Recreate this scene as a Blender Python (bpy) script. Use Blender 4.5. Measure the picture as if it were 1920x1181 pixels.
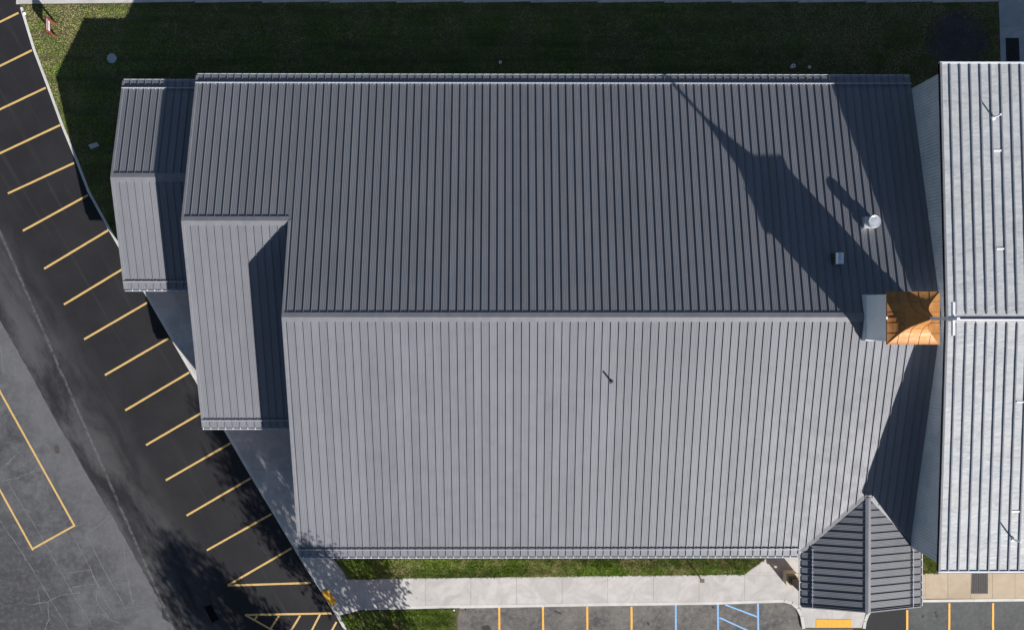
import bpy, math, random
import numpy as np
from mathutils import Vector, Matrix

for o in list(bpy.data.objects):
    bpy.data.objects.remove(o, do_unlink=True)
scene = bpy.context.scene
COL = scene.collection
rnd = random.Random(7)

# ------------------------------------------------------------------ camera
H = 54.5455                      # height of the drone above the car park
FPX = 1500.0                     # focal length in pixels of a 1920 px wide frame
def rot(tx, ty, r):
    return Matrix.Rotation(tx, 3, 'X') @ Matrix.Rotation(ty, 3, 'Y') @ Matrix.Rotation(r, 3, 'Z')
RM = rot(math.radians(.3118), math.radians(.2799), math.radians(-.0156))
cam = bpy.data.cameras.new('camera')
cam.sensor_width = 36.0
cam.lens = FPX / 1920 * 36.0
cam.clip_end = 2000
camo = bpy.data.objects.new('camera', cam)
camo.matrix_world = Matrix.Translation((0, 0, H)) @ RM.transposed().to_4x4()
COL.objects.link(camo)
scene.camera = camo

# ------------------------------------------------------------------ light
AZ, EL = math.radians(51.2), math.radians(26.85)     # shadows run to (-cos AZ, sin AZ)
to_sun = Vector((math.cos(AZ) * math.cos(EL), -math.sin(AZ) * math.cos(EL), math.sin(EL)))
world = bpy.data.worlds.new('World')
scene.world = world
world.use_nodes = True
wn = world.node_tree.nodes
wl = world.node_tree.links
wn.clear()
sky = wn.new('ShaderNodeTexSky')
sky.sky_type = 'NISHITA'
sky.sun_disc = False
sky.sun_elevation = EL
sky.sun_rotation = math.atan2(to_sun.x, to_sun.y)
sky.air_density = 1.0
sky.dust_density = 0.6
sky.ozone_density = 1.6
bg = wn.new('ShaderNodeBackground')
bg.inputs[1].default_value = 0.05
wo = wn.new('ShaderNodeOutputWorld')
wl.new(sky.outputs[0], bg.inputs[0])
wl.new(bg.outputs[0], wo.inputs[0])
sun = bpy.data.lights.new('sun', 'SUN')
sun.energy = 5.0
sun.angle = math.radians(.53)
sun.color = (1.0, .965, .915)
suno = bpy.data.objects.new('sun', sun)
suno.rotation_euler = (-to_sun).to_track_quat('-Z', 'Y').to_euler()
COL.objects.link(suno)

vs = scene.view_settings
vs.view_transform = 'Standard'
vs.look = 'None'
vs.gamma = 1.0
vs.use_curve_mapping = False
vs.exposure = 0.86

# ------------------------------------------------------------------ helpers
def at(px, py, z=0.0):
    """survey: a point of the photograph (1920 px frame) to the world at height z"""
    d = RM.transposed() @ Vector(((px - 960) / FPX, -(py - 590.5) / FPX, -1.0))
    s = (z - H) / d.z
    return Vector((d.x * s, d.y * s, z))

def tag(o, label=None, cat=None, group=None, kind=None):
    if label: o['label'] = label
    if cat: o['category'] = cat
    if group: o['group'] = group
    if kind: o['kind'] = kind
    return o

def empty(name, loc, label, cat, group=None):
    o = bpy.data.objects.new(name, None)
    o.location = loc
    COL.objects.link(o)
    return tag(o, label, cat, group)

def link(name, me, parent=None, loc=None):
    o = bpy.data.objects.new(name, me)
    COL.objects.link(o)
    if parent is not None:
        o.parent = parent
        o.matrix_parent_inverse = Matrix.Translation(-world_loc(parent))
    if loc is not None:
        o.location = loc
    return o

def world_loc(o):
    # every parent here is an unrotated empty or a mesh with its geometry in world space
    return WL.get(o.name, Vector(o.location) if o.parent is None else Vector((0, 0, 0)))
WL = {}

class MB:
    def __init__(self):
        self.v = []
        self.f = []
    def add(self, vs_, fs):
        b = len(self.v)
        self.v += [tuple(p) for p in vs_]
        self.f += [tuple(i + b for i in q) for q in fs]
        return self
    def quad(self, a, b, c, d):
        return self.add((a, b, c, d), ((0, 1, 2, 3),))
    def box(self, x0, x1, y0, y1, z0, z1):
        p = [(x, y, z) for z in (z0, z1) for y in (y0, y1) for x in (x0, x1)]
        return self.add(p, ((0, 2, 3, 1), (4, 5, 7, 6), (0, 1, 5, 4), (1, 3, 7, 5), (3, 2, 6, 7), (2, 0, 4, 6)))
    def beam(self, a, b, w, h, up=(0, 0, 1), lift=0.0):
        """box of width w and height h from a to b, its foot on the line a-b"""
        a, b, up = Vector(a), Vector(b), Vector(up)
        d = (b - a).normalized()
        s = d.cross(up).normalized() * (w / 2)
        n = s.cross(d).normalized()
        lo, hi = n * lift, n * (lift + h)
        p = [a - s + lo, a + s + lo, b + s + lo, b - s + lo, a - s + hi, a + s + hi, b + s + hi, b - s + hi]
        return self.add(p, ((0, 3, 2, 1), (4, 5, 6, 7), (0, 1, 5, 4), (1, 2, 6, 5), (2, 3, 7, 6), (3, 0, 4, 7)))
    def prism(self, pts, z0, z1):
        n = len(pts)
        area = sum(pts[i][0] * pts[(i + 1) % n][1] - pts[(i + 1) % n][0] * pts[i][1] for i in range(n))
        if area < 0: pts = pts[::-1]
        p = [(q[0], q[1], z0) for q in pts] + [(q[0], q[1], z1) for q in pts]
        fs = [tuple(range(n - 1, -1, -1)), tuple(range(n, 2 * n))]
        fs += [(i, (i + 1) % n, n + (i + 1) % n, n + i) for i in range(n)]
        return self.add(p, fs)
    def xprism(self, prof, x0, x1):
        """cross section (y, z) run along x"""
        n = len(prof)
        p = [(x0, y, z) for y, z in prof] + [(x1, y, z) for y, z in prof]
        fs = [tuple(range(n)), tuple(range(2 * n - 1, n - 1, -1))]
        fs += [(i, n + i, n + (i + 1) % n, (i + 1) % n) for i in range(n)]
        return self.add(p, fs)
    def tube(self, a, b, r0, r1=None, n=12, caps=True):
        a, b = Vector(a), Vector(b)
        r1 = r0 if r1 is None else r1
        d = (b - a).normalized()
        s = d.orthogonal().normalized()
        t = d.cross(s)
        p = []
        for c, r in ((a, r0), (b, r1)):
            for i in range(n):
                q = 2 * math.pi * i / n
                p.append(c + (s * math.cos(q) + t * math.sin(q)) * r)
        fs = [(i, (i + 1) % n, n + (i + 1) % n, n + i) for i in range(n)]
        if caps: fs += [tuple(range(n - 1, -1, -1)), tuple(range(n, 2 * n))]
        return self.add(p, fs)
    def lathe(self, c, prof, n=20):
        c = Vector(c)
        p = []
        for r, z in prof:
            for i in range(n):
                q = 2 * math.pi * i / n
                p.append((c.x + r * math.cos(q), c.y + r * math.sin(q), c.z + z))
        fs = []
        for k in range(len(prof) - 1):
            for i in range(n):
                j = (i + 1) % n
                fs.append((k * n + i, k * n + j, (k + 1) * n + j, (k + 1) * n + i))
        fs.append(tuple(range((len(prof) - 1) * n, len(prof) * n)))
        return self.add(p, fs)
    def mesh(self, name, mat, smooth=False):
        me = bpy.data.meshes.new(name)
        me.from_pydata(self.v, [], self.f)
        me.materials.append(mat)
        if smooth:
            for q in me.polygons: q.use_smooth = True
        me.update()
        return me
    def build(self, name, mat, parent=None, smooth=False):
        return link(name, self.mesh(name, mat, smooth), parent)

# ------------------------------------------------------------------ materials
def nodes(name):
    m = bpy.data.materials.new(name)
    m.use_nodes = True
    nt = m.node_tree
    b = nt.nodes['Principled BSDF']
    return m, nt, b

def N(nt, t, **k):
    n = nt.nodes.new(t)
    for a, v in k.items(): setattr(n, a, v)
    return n

def coords(nt, scale=(1, 1, 1), rotz=0.0, obj=False):
    if obj:
        g = N(nt, 'ShaderNodeTexCoord').outputs['Object']
    else:
        g = N(nt, 'ShaderNodeNewGeometry').outputs['Position']
    if rotz:
        m0 = N(nt, 'ShaderNodeMapping')
        m0.inputs['Rotation'].default_value[2] = rotz
        nt.links.new(g, m0.inputs[0])
        g = m0.outputs[0]
    mp = N(nt, 'ShaderNodeMapping')
    mp.inputs['Scale'].default_value = scale
    nt.links.new(g, mp.inputs[0])
    return mp.outputs[0]

def noise(nt, vec, scale, detail=6, rough=.6, dist=0.0):
    n = N(nt, 'ShaderNodeTexNoise')
    n.inputs['Scale'].default_value = scale
    n.inputs['Detail'].default_value = detail
    n.inputs['Roughness'].default_value = rough
    n.inputs['Distortion'].default_value = dist
    nt.links.new(vec, n.inputs['Vector'])
    return n.outputs['Fac']

def ramp(nt, fac, lo, hi, a=0.0, b=1.0):
    r = N(nt, 'ShaderNodeMapRange')
    r.interpolation_type = 'SMOOTHSTEP'
    r.inputs[1].default_value, r.inputs[2].default_value = lo, hi
    r.inputs[3].default_value, r.inputs[4].default_value = a, b
    nt.links.new(fac, r.inputs[0])
    return r.outputs[0]

def math_(nt, op, a, b=None, c=None):
    n = N(nt, 'ShaderNodeMath', operation=op)
    for i, x in enumerate((a, b, c)):
        if x is None: continue
        if isinstance(x, (int, float)): n.inputs[i].default_value = x
        else: nt.links.new(x, n.inputs[i])
    return n.outputs[0]

def mix(nt, fac, a, b, mode='MIX'):
    n = N(nt, 'ShaderNodeMix', data_type='RGBA', blend_type=mode)
    for i, x in ((0, fac), (6, a), (7, b)):
        if isinstance(x, (int, float)): n.inputs[i].default_value = x
        elif isinstance(x, tuple): n.inputs[i].default_value = (*x[:3], 1)
        else: nt.links.new(x, n.inputs[i])
    return n.outputs[2]

def bump(nt, b, h, strength=.3, dist=.01):
    n = N(nt, 'ShaderNodeBump')
    n.inputs['Strength'].default_value = strength
    n.inputs['Distance'].default_value = dist
    nt.links.new(h, n.inputs['Height'])
    nt.links.new(n.outputs[0], b.inputs['Normal'])

def finish(nt, b, col, rough, metal=0.0, spec=.5):
    if isinstance(col, tuple): b.inputs['Base Color'].default_value = (*col, 1)
    else: nt.links.new(col, b.inputs['Base Color'])
    if isinstance(rough, (int, float)): b.inputs['Roughness'].default_value = rough
    else: nt.links.new(rough, b.inputs['Roughness'])
    b.inputs['Metallic'].default_value = metal
    b.inputs['Specular IOR Level'].default_value = spec

def simple(name, c, c2=None, scale=3.0, rough=.6, metal=0.0, bmp=0.0, bscale=40.0, bdist=.005, lo=.35, hi=.65, spec=.5):
    m, nt, b = nodes(name)
    v = coords(nt)
    col = c
    if c2 is not None:
        col = mix(nt, ramp(nt, noise(nt, v, scale, 7, .62), lo, hi), c, c2)
    finish(nt, b, col, rough, metal, spec)
    if bmp: bump(nt, b, noise(nt, v, bscale, 4), bmp, bdist)
    return m

def seam_metal(name, c, dirt, rough=.5, along=(3.2, .22, .22)):
    """painted standing seam steel: each sheet a touch different, streaked down the slope"""
    m, nt, b = nodes(name)
    oi = N(nt, 'ShaderNodeObjectInfo')
    v = coords(nt, along)
    st = ramp(nt, noise(nt, v, 1.0, 7, .65), .3, .75)
    v2 = coords(nt)
    pat = ramp(nt, noise(nt, v2, .28, 5, .6), .3, .7)
    col = mix(nt, math_(nt, 'MULTIPLY', st, .5), c, dirt)
    val = math_(nt, 'ADD', math_(nt, 'MULTIPLY', oi.outputs['Random'], .11), math_(nt, 'MULTIPLY_ADD', pat, .07, .87))
    hs = N(nt, 'ShaderNodeHueSaturation')
    nt.links.new(col, hs.inputs['Color'])
    nt.links.new(val, hs.inputs['Value'])
    finish(nt, b, hs.outputs[0], ramp(nt, noise(nt, v2, 1.3, 4), .3, .7, rough - .06, rough + .1), .10, .4)
    bump(nt, b, noise(nt, coords(nt, (1, .5, 1)), 1.4, 3), .14, .02)
    return m

M = {}
M['roof'] = seam_metal('charcoal_seam_metal', (.150, .153, .172), (.180, .183, .200))
M['roofx'] = seam_metal('charcoal_porch_metal', (.122, .126, .142), (.145, .149, .164), along=(.22, 3.2, .22))
M['trim'] = simple('charcoal_trim', (.145, .147, .165), (.17, .172, .185), 2.0, .42)
M['rail'] = simple('galvanised_rail', (.34, .355, .41), (.40, .415, .46), 6.0, .45, .1)
M['gutter'] = simple('painted_gutter', (.52, .54, .58), (.60, .62, .65), 2.0, .4)
M['brick'] = simple('wall_brick', (.26, .17, .13), (.34, .25, .19), 6.0, .85, 0, .3, 30)
M['beige'] = simple('beige_stone', (.42, .36, .27), (.52, .45, .34), 4.0, .85, 0, .3, 25)
M['siding'] = simple('pale_grey_siding', (.50, .515, .545), (.60, .61, .63), .9, .6)
M['tower'] = simple('steeple_cladding', (.76, .77, .79), (.82, .82, .83), 1.5, .5)
M['white'] = simple('white_paint', (.78, .78, .78), (.7, .7, .7), 5.0, .45)
M['crossm'] = simple('cross_metal', (.74, .75, .77), (.66, .67, .70), 5.0, .35, .1)
M['steel'] = simple('galvanised_steel', (.62, .64, .68), (.74, .75, .78), 5.0, .32, .6)
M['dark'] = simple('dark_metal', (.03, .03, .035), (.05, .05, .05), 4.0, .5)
M['brown'] = simple('brown_timber', (.095, .06, .042), (.14, .09, .06), 6.0, .7, 0, .2, 20)
M['red'] = simple('red_board', (.10, .010, .014), (.14, .016, .018), 6.0, .5)
M['redpost'] = simple('red_brown_post', (.14, .04, .022), (.18, .055, .03), 8.0, .7)
M['mat'] = simple('rubber_mat', (.012, .012, .014), (.025, .024, .026), 9.0, .8)
M['mat0'] = simple('grate_iron', (.003, .003, .004), (.005, .005, .006), 9.0, .9, spec=.1)
M['stain'] = simple('oil_stain', (.05, .043, .038), (.07, .06, .052), 5.0, .7)
M['mat2'] = simple('brown_rubber_mat', (.05, .045, .048), (.035, .033, .036), 9.0, .8)

def batten_pan():
    m, nt, b = nodes('silver_roof_coating')
    v = coords(nt)
    w = coords(nt, (.55, 1.5, 1))
    big = ramp(nt, noise(nt, w, .9, 6, .6, 1.2), .3, .72)
    col = mix(nt, big, (.30, .312, .328), (.40, .41, .42))
    fine = ramp(nt, noise(nt, v, 7, 6, .7), .35, .7)
    col = mix(nt, math_(nt, 'MULTIPLY', fine, .25), col, (.52, .53, .53))
    yel = ramp(nt, noise(nt, v, .5, 5), .52, .72)
    col = mix(nt, math_(nt, 'MULTIPLY', yel, .35), col, (.45, .44, .38))
    sp = ramp(nt, noise(nt, v, 5.5, 2), .76, .80)
    col = mix(nt, math_(nt, 'MULTIPLY', sp, .7), col, (.16, .15, .14))
    finish(nt, b, col, .6, .0)
    wr = math_(nt, 'ADD', noise(nt, w, 1.8, 4, .5, 1.5), math_(nt, 'MULTIPLY', noise(nt, v, 6, 4), .25))
    bump(nt, b, wr, .4, .06)
    return m
M['pan'] = batten_pan()
M['batten'] = simple('batten_cap', (.16, .165, .19), (.20, .205, .23), 3.0, .5)

def copper():
    m, nt, b = nodes('weathered_copper')
    v = coords(nt)
    n1 = ramp(nt, noise(nt, v, 2.2, 7, .65, .6), .3, .7)
    col = mix(nt, n1, (.31, .125, .034), (.37, .175, .050))
    n2 = ramp(nt, noise(nt, coords(nt, (1.2, 5, 1)), 1.6, 6, .6), .55, .75)
    col = mix(nt, math_(nt, 'MULTIPLY', n2, .7), col, (.17, .065, .035))
    n3 = ramp(nt, noise(nt, v, 6.5, 5, .7), .66, .74)
    col = mix(nt, math_(nt, 'MULTIPLY', n3, .75), col, (.05, .035, .025))
    finish(nt, b, col, ramp(nt, n1, 0, 1, .48, .62), .15, .35)
    bump(nt, b, noise(nt, v, 4, 4), .25, .03)
    return m
M['copper'] = copper()

# world direction of the parking rows: n points from the old paving to the kerb
B0, B1 = at(0, 600), at(245, 1028)
bd = (B1 - B0).normalized()
bn = Vector((-bd.y, bd.x, 0))
if bn.x < 0: bn = -bn
J0, J1 = at(0, 435), at(265, 1040)
jd = (J1 - J0).normalized()
jn = Vector((-jd.y, jd.x, 0))
if jn.x < 0: jn = -jn
ROWROT = -math.atan2(bd.y, bd.x)

def dist_line(nt, n, p0):
    g = N(nt, 'ShaderNodeNewGeometry').outputs['Position']
    d = N(nt, 'ShaderNodeVectorMath', operation='DOT_PRODUCT')
    nt.links.new(g, d.inputs[0])
    d.inputs[1].default_value = n
    return math_(nt, 'SUBTRACT', d.outputs['Value'], n.dot(p0))

def new_asphalt():
    m, nt, b = nodes('fresh_asphalt')
    v = coords(nt)
    n0 = ramp(nt, noise(nt, v, .35, 6, .6), .3, .7)
    col = mix(nt, n0, (.0105, .0102, .0125), (.0165, .0160, .0185))
    st = coords(nt, (.05, 1.1, 1), ROWROT)
    s1 = ramp(nt, noise(nt, st, 1.3, 6, .7), .54, .74)
    col = mix(nt, math_(nt, 'MULTIPLY', s1, .40), col, (.045, .044, .047))
    # thin tyre scuffs along the aisle
    s2 = ramp(nt, noise(nt, coords(nt, (.03, 3.6, 1), ROWROT), 1.0, 3, .5), .70, .76)
    col = mix(nt, math_(nt, 'MULTIPLY', s2, .30), col, (.08, .078, .078))
    # dust trodden over from the old paving
    d = dist_line(nt, bn, B0)
    near = ramp(nt, d, 0.3, 5.0, 1, 0)
    blot = ramp(nt, noise(nt, coords(nt, (.35, 1, 1), ROWROT), .5, 8, .68, .3), .36, .66)
    col = mix(nt, math_(nt, 'MULTIPLY', math_(nt, 'MULTIPLY', near, blot), .62), col, (.105, .104, .108))
    # dusty construction joint
    j = dist_line(nt, jn, J0)
    jj = math_(nt, 'ABSOLUTE', math_(nt, 'ADD', j, math_(nt, 'MULTIPLY_ADD', noise(nt, v, .9, 4), .16, -.08)))
    line = ramp(nt, jj, .03, .13, 1, 0)
    line = math_(nt, 'MULTIPLY', line, ramp(nt, noise(nt, v, 3.5, 5, .7), .35, .6))
    col = mix(nt, math_(nt, 'MULTIPLY', line, .6), col, (.13, .13, .135))
    dr = ramp(nt, noise(nt, v, 1.7, 2, .4), .74, .79)
    col = mix(nt, math_(nt, 'MULTIPLY', dr, .6), col, (.005, .005, .006))
    ch = ramp(nt, noise(nt, v, 11, 2, .5), .78, .82)
    col = mix(nt, math_(nt, 'MULTIPLY', ch, .5), col, (.16, .16, .16))
    gr = noise(nt, v, 70, 3, .7)
    col = mix(nt, ramp(nt, gr, .62, .8, 0, .35), col, (.07, .07, .07))
    finish(nt, b, col, .82, 0, .35)
    bump(nt, b, gr, .35, .01)
    return m
M['asphalt'] = new_asphalt()

def old_asphalt(name, dark, light, spots, tint):
    m, nt, b = nodes(name)
    v = coords(nt)
    n0 = ramp(nt, noise(nt, v, .42, 11, .74, .35), .34, .68)
    col = mix(nt, n0, dark, light)
    if name == 'weathered_asphalt':
        # dustier towards the new surface, darker sealed lanes beyond
        d = math_(nt, 'ADD', dist_line(nt, bn, B0), math_(nt, 'MULTIPLY_ADD', noise(nt, v, .35, 6, .7), 3.0, -1.5))
        col = mix(nt, ramp(nt, d, -7.5, -4.0, .7, 0), col, (.042, .042, .048))
        col = mix(nt, ramp(nt, d, -3.2, -.5, 0, .55), col, (.125, .124, .128))
    n1 = ramp(nt, noise(nt, v, 3.2, 9, .78), .44, .70)
    col = mix(nt, math_(nt, 'MULTIPLY', n1, .5), col, tint)
    n2 = ramp(nt, noise(nt, v, 14, 5, .75), .55, .72)
    col = mix(nt, math_(nt, 'MULTIPLY', n2, .45), col, tint)
    n3 = ramp(nt, noise(nt, v, .8, 3), .70, .76)
    col = mix(nt, math_(nt, 'MULTIPLY', n3, spots), col, (.028, .027, .026))
    gr = noise(nt, v, 60, 3, .7)
    col = mix(nt, ramp(nt, gr, .6, .8, 0, .4), col, (.22, .21, .2))
    finish(nt, b, col, .85, 0, .3)
    bump(nt, b, gr, .4, .01)
    return m
M['oldasphalt'] = old_asphalt('weathered_asphalt', (.044, .044, .050), (.110, .110, .117), .3, (.145, .145, .15))
M['lot'] = old_asphalt('worn_car_park', (.050, .049, .055), (.150, .138, .126), .6, (.25, .225, .19))
M['lot2'] = old_asphalt('grey_car_park', (.052, .055, .058), (.078, .082, .085), .2, (.13, .135, .138))
M['crack'] = simple('dusty_crack', (.165, .165, .17), (.10, .10, .105), 9, .9)
M['crackd'] = simple('open_crack', (.02, .02, .022), (.04, .04, .04), 5, .9)

def concrete(name, a, b_, tint, k=1.0):
    m, nt, b = nodes(name)
    v = coords(nt)
    oi = N(nt, 'ShaderNodeObjectInfo')
    n0 = ramp(nt, noise(nt, v, .75, 8, .62, 1.3), .33, .68)
    col = mix(nt, n0, a, b_)
    n1 = ramp(nt, noise(nt, v, 5, 7, .7), .4, .75)
    col = mix(nt, math_(nt, 'MULTIPLY', n1, .35), col, tint)
    hs = N(nt, 'ShaderNodeHueSaturation')
    nt.links.new(col, hs.inputs['Color'])
    nt.links.new(math_(nt, 'MULTIPLY_ADD', oi.outputs['Random'], .08, .96), hs.inputs['Value'])
    finish(nt, b, hs.outputs[0], .85, 0, .3)
    bump(nt, b, noise(nt, v, 30, 5), .2, .006)
    return m
M['conc'] = concrete('broom_concrete', (.37, .352, .342), (.475, .455, .445), (.40, .37, .35))
M['kerb'] = concrete('kerb_concrete', (.46, .45, .43), (.55, .54, .52), (.40, .38, .35))
M['tan'] = concrete('tan_concrete', (.34, .275, .205), (.39, .32, .245), (.31, .25, .19))
M['greyc'] = concrete('old_grey_concrete', (.36, .37, .39), (.44, .45, .46), (.34, .34, .35))

def paint(name, c, worn, amt):
    m, nt, b = nodes(name)
    v = coords(nt)
    w = ramp(nt, noise(nt, v, 9, 7, .75), .46, .66)
    col = mix(nt, math_(nt, 'MULTIPLY', w, amt), c, worn)
    w2 = math_(nt, 'MULTIPLY', ramp(nt, noise(nt, v, 22, 4, .7), .56, .66), ramp(nt, noise(nt, v, .9, 4), .42, .62))
    col = mix(nt, math_(nt, 'MULTIPLY', w2, .75), col, (.05, .048, .045))
    finish(nt, b, col, .7, 0, .3)
    return m
M['yellow'] = paint('yellow_road_paint', (.58, .38, .135), (.34, .25, .12), .6)
M['yellow2'] = paint('bright_yellow_paint', (.78, .41, .06), (.4, .28, .13), .6)
M['blue'] = paint('blue_road_paint', (.22, .42, .72), (.16, .2, .26), .6)
M['tactile'] = paint('tactile_yellow', (.74, .37, .04), (.55, .27, .03), .7)

def soil(name, a, b_, c):
    m, nt, b = nodes(name)
    v = coords(nt)
    col = mix(nt, ramp(nt, noise(nt, v, .45, 7, .65), .3, .7), a, b_)
    col = mix(nt, math_(nt, 'MULTIPLY', ramp(nt, noise(nt, v, 9, 6, .7), .4, .7), .6), col, c)
    finish(nt, b, col, .95, 0, .1)
    bump(nt, b, noise(nt, v, 18, 5), .6, .03)
    return m
M['soil'] = soil('lawn_soil', (.065, .068, .03), (.10, .085, .05), (.085, .07, .045))
M['mulch'] = soil('dark_mulch', (.10, .085, .088), (.15, .13, .125), (.07, .06, .06))

def grass_mat():
    m, nt, b = nodes('grass_blades')
    v = coords(nt)
    big = ramp(nt, noise(nt, v, .42, 7, .66, .4), .40, .60)
    fine = ramp(nt, noise(nt, v, 5.5, 5, .7), .35, .7)
    g = mix(nt, fine, (.092, .155, .026), (.18, .25, .045))
    s = mix(nt, fine, (.30, .25, .12), (.42, .34, .19))
    med = ramp(nt, noise(nt, v, 2.1, 6, .7), .42, .68)
    f = math_(nt, 'MULTIPLY', big, math_(nt, 'MULTIPLY_ADD', med, .75, .2))
    sx = N(nt, 'ShaderNodeSeparateXYZ')
    nt.links.new(N(nt, 'ShaderNodeNewGeometry').outputs['Position'], sx.inputs[0])
    east = math_(nt, 'MULTIPLY', ramp(nt, sx.outputs[0], 8, 24), ramp(nt, sx.outputs[1], 10, 14))
    west = math_(nt, 'MULTIPLY', ramp(nt, sx.outputs[0], -26, -31), ramp(nt, sx.outputs[1], 15, 19))
    worn = math_(nt, 'MULTIPLY', math_(nt, 'MAXIMUM', east, west), ramp(nt, noise(nt, v, .55, 8, .7, .5), .38, .58))
    f = math_(nt, 'MAXIMUM', f, math_(nt, 'MULTIPLY', worn, .75))
    band = ramp(nt, noise(nt, coords(nt, (.07, 1.5, 1)), 1.0, 4, .6, .6), .38, .62, .62, 1.25)
    hs = N(nt, 'ShaderNodeHueSaturation')
    nt.links.new(g, hs.inputs['Color'])
    nt.links.new(band, hs.inputs['Value'])
    hs.inputs['Saturation'].default_value = 1.08
    col = mix(nt, f, hs.outputs[0], s)
    finish(nt, b, col, .65, 0, .2)
    b.inputs['Subsurface Weight'].default_value = 0
    return m
M['grass'] = grass_mat()
M['leaf'] = simple('tree_leaf', (.045, .085, .02), (.08, .12, .03), 3, .55)
M['bark'] = simple('tree_bark', (.09, .07, .05), (.13, .105, .08), 8, .9, 0, .5, 12, .03)

# ------------------------------------------------------------------ ground and paving
KZ = .12                                      # height of everything behind the kerb
def P2(pts, z=0.0): return [tuple(at(x, y, z)[:2]) for x, y in pts]

def sheet(name, pts, z, mat, parent=None, kind='structure'):
    n = len(pts)
    area = sum(pts[i][0] * pts[(i + 1) % n][1] - pts[(i + 1) % n][0] * pts[i][1] for i in range(n))
    if area < 0: pts = pts[::-1]
    o = MB().add([(x, y, z) for x, y in pts], [tuple(range(n))]).build(name, mat, parent)
    if parent is None: tag(o, kind=kind)
    return o

tag(MB().quad((-600, -600, -.02), (600, -600, -.02), (600, 600, -.02), (-600, 600, -.02)).build('ground', M['soil']), kind='structure')
old = sheet('old_car_park', [(-75, -60), (45, -60), (45, 24), (-75, 24)], 0.0, M['oldasphalt'])
new = sheet('new_car_park', P2([(-700, -640), (-380, -60), (0, 600), (46, 679), (112, 801), (130, 829), (160, 884), (209, 964), (245, 1028), (303, 1132), (305, 1158),
                                (330, 1176), (480, 1460), (820, 1460), (655, 1181), (240, 478), (150, 300), (50, 10), (20, -60), (-20, -640)]), .012, M['asphalt'])
southlot = sheet('south_car_park', P2([(857, 1136), (862, 1500), (1520, 1500), (1520, 1120)]), .006, M['lot'])
patch = sheet('patched_drive', P2([(1600, 1120), (1698, 1120), (1700, 1500), (1600, 1500)]), .010, M['asphalt'])
eastlot = sheet('east_car_park', P2([(1699, 1115), (1699, 1500), (2300, 1500), (2300, 1115)]), .005, M['lot2'])
MB().tube(at(0, 0) + Vector((0, 0, 0)), at(0, 0) + Vector((0, 0, .001)), .001)

def stripe(pts, w, z, mat, parent, name='painted_line'):
    for a, b in zip(pts[:-1], pts[1:]):
        A, B = at(*a), at(*b)
        d = (B - A).normalized()
        s = Vector((-d.y, d.x, 0)) * w / 2
        n = max(2, int((B - A).length / .35))
        mb = MB()
        L, R_ = [], []
        for i in range(n + 1):
            c = A.lerp(B, i / n)
            L.append((*(c + s * (1 + rnd.uniform(-.07, .07)))[:2], z))
            R_.append((*(c - s * (1 + rnd.uniform(-.07, .07)))[:2], z))
        k = n + 1
        mb.add(R_ + L, [(i, i + 1, k + i + 1, k + i) for i in range(n)])
        mb.build(name, mat, parent)

stalls = [((-60, 71), (35, 25)), ((-60, 154), (60, 95)), ((-60, 234), (86, 165)), ((-60, 316), (113, 235)), ((15, 363), (139, 306)),
          ((43, 433), (165, 366)), ((83, 504), (203, 432)), ((120, 571), (231, 504)), ((158, 636), (277, 567)), ((197, 703), (316, 634)),
          ((235, 769), (355, 698)), ((274, 834), (396, 763)), ((311, 900), (433, 830)), ((350, 966), (470, 896)), ((388, 1031), (509, 963)),
          ((428, 1096), (547, 1027))]
for a, b in stalls: stripe([a, b], .135, .018, M['yellow'], new)
stripe([(427, 1097), (583, 1092)], .135, .0165, M['yellow'], new)
stripe([(460, 1152), (622, 1149)], .135, .018, M['yellow'], new)
stripe([(460, 1152), (560, 1208)], .12, .0165, M['yellow'], new)
for a, b in (((482, 1154), (477, 1162)), ((523, 1154), (508, 1177)), ((563, 1153), (544, 1184)), ((600, 1151), (580, 1190)), ((631, 1165), (612, 1200))):
    stripe([a, b], .13, .0150, M['yellow'], new)
stripe([(-40, 662), (140, 986)], .125, .004, M['yellow'], old)
stripe([(141, 984), (60, 1029)], .125, .0055, M['yellow'], old)
stripe([(62, 1031), (-40, 846)], .125, .004, M['yellow'], old)
for x in (936, 1018, 1101, 1184):
    stripe([(x, 1136.5), (x + 1, 1290)], .135, .010, M['yellow2'], southlot)
for x, xb in ((1267, 1268), (1346, 1347), (1421, 1423)):
    stripe([(x, 1131), (xb, 1290)], .125, .010, M['blue'], southlot)
stripe([(1360, 1133), (1421, 1156)], .10, .012, M['blue'], southlot)
stripe([(1349, 1157), (1421, 1190)], .10, .012, M['blue'], southlot)
stripe([(1349, 1184), (1421, 1217)], .10, .012, M['blue'], southlot)
for x, y in ((1701, 1143), (1780, 1130), (1862, 1130)):
    stripe([(x, y), (x - 1, 1290)], .135, .013, M['yellow2'], eastlot)

def crack(pts, w, mat, parent, z):
    """one wandering filled crack, a flat mark"""
    V = [at(*p) for p in pts]
    line = []
    for a, b in zip(V[:-1], V[1:]):
        n = max(2, int((b - a).length / .22))
        d = (b - a).normalized()
        s = Vector((-d.y, d.x, 0))
        for i in range(n): line.append((a.lerp(b, i / n) + s * rnd.gauss(0, .018), s))
    line.append((V[-1], s))
    L, R_ = [], []
    for c, s in line:
        ww = w * rnd.uniform(.35, 1.2) / 2
        L.append((*(c + s * ww)[:2], z)); R_.append((*(c - s * ww)[:2], z))
    k = len(line)
    MB().add(R_ + L, [(i, i + 1, k + i + 1, k + i) for i in range(k - 1)]).build('crack', mat, parent)

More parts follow.
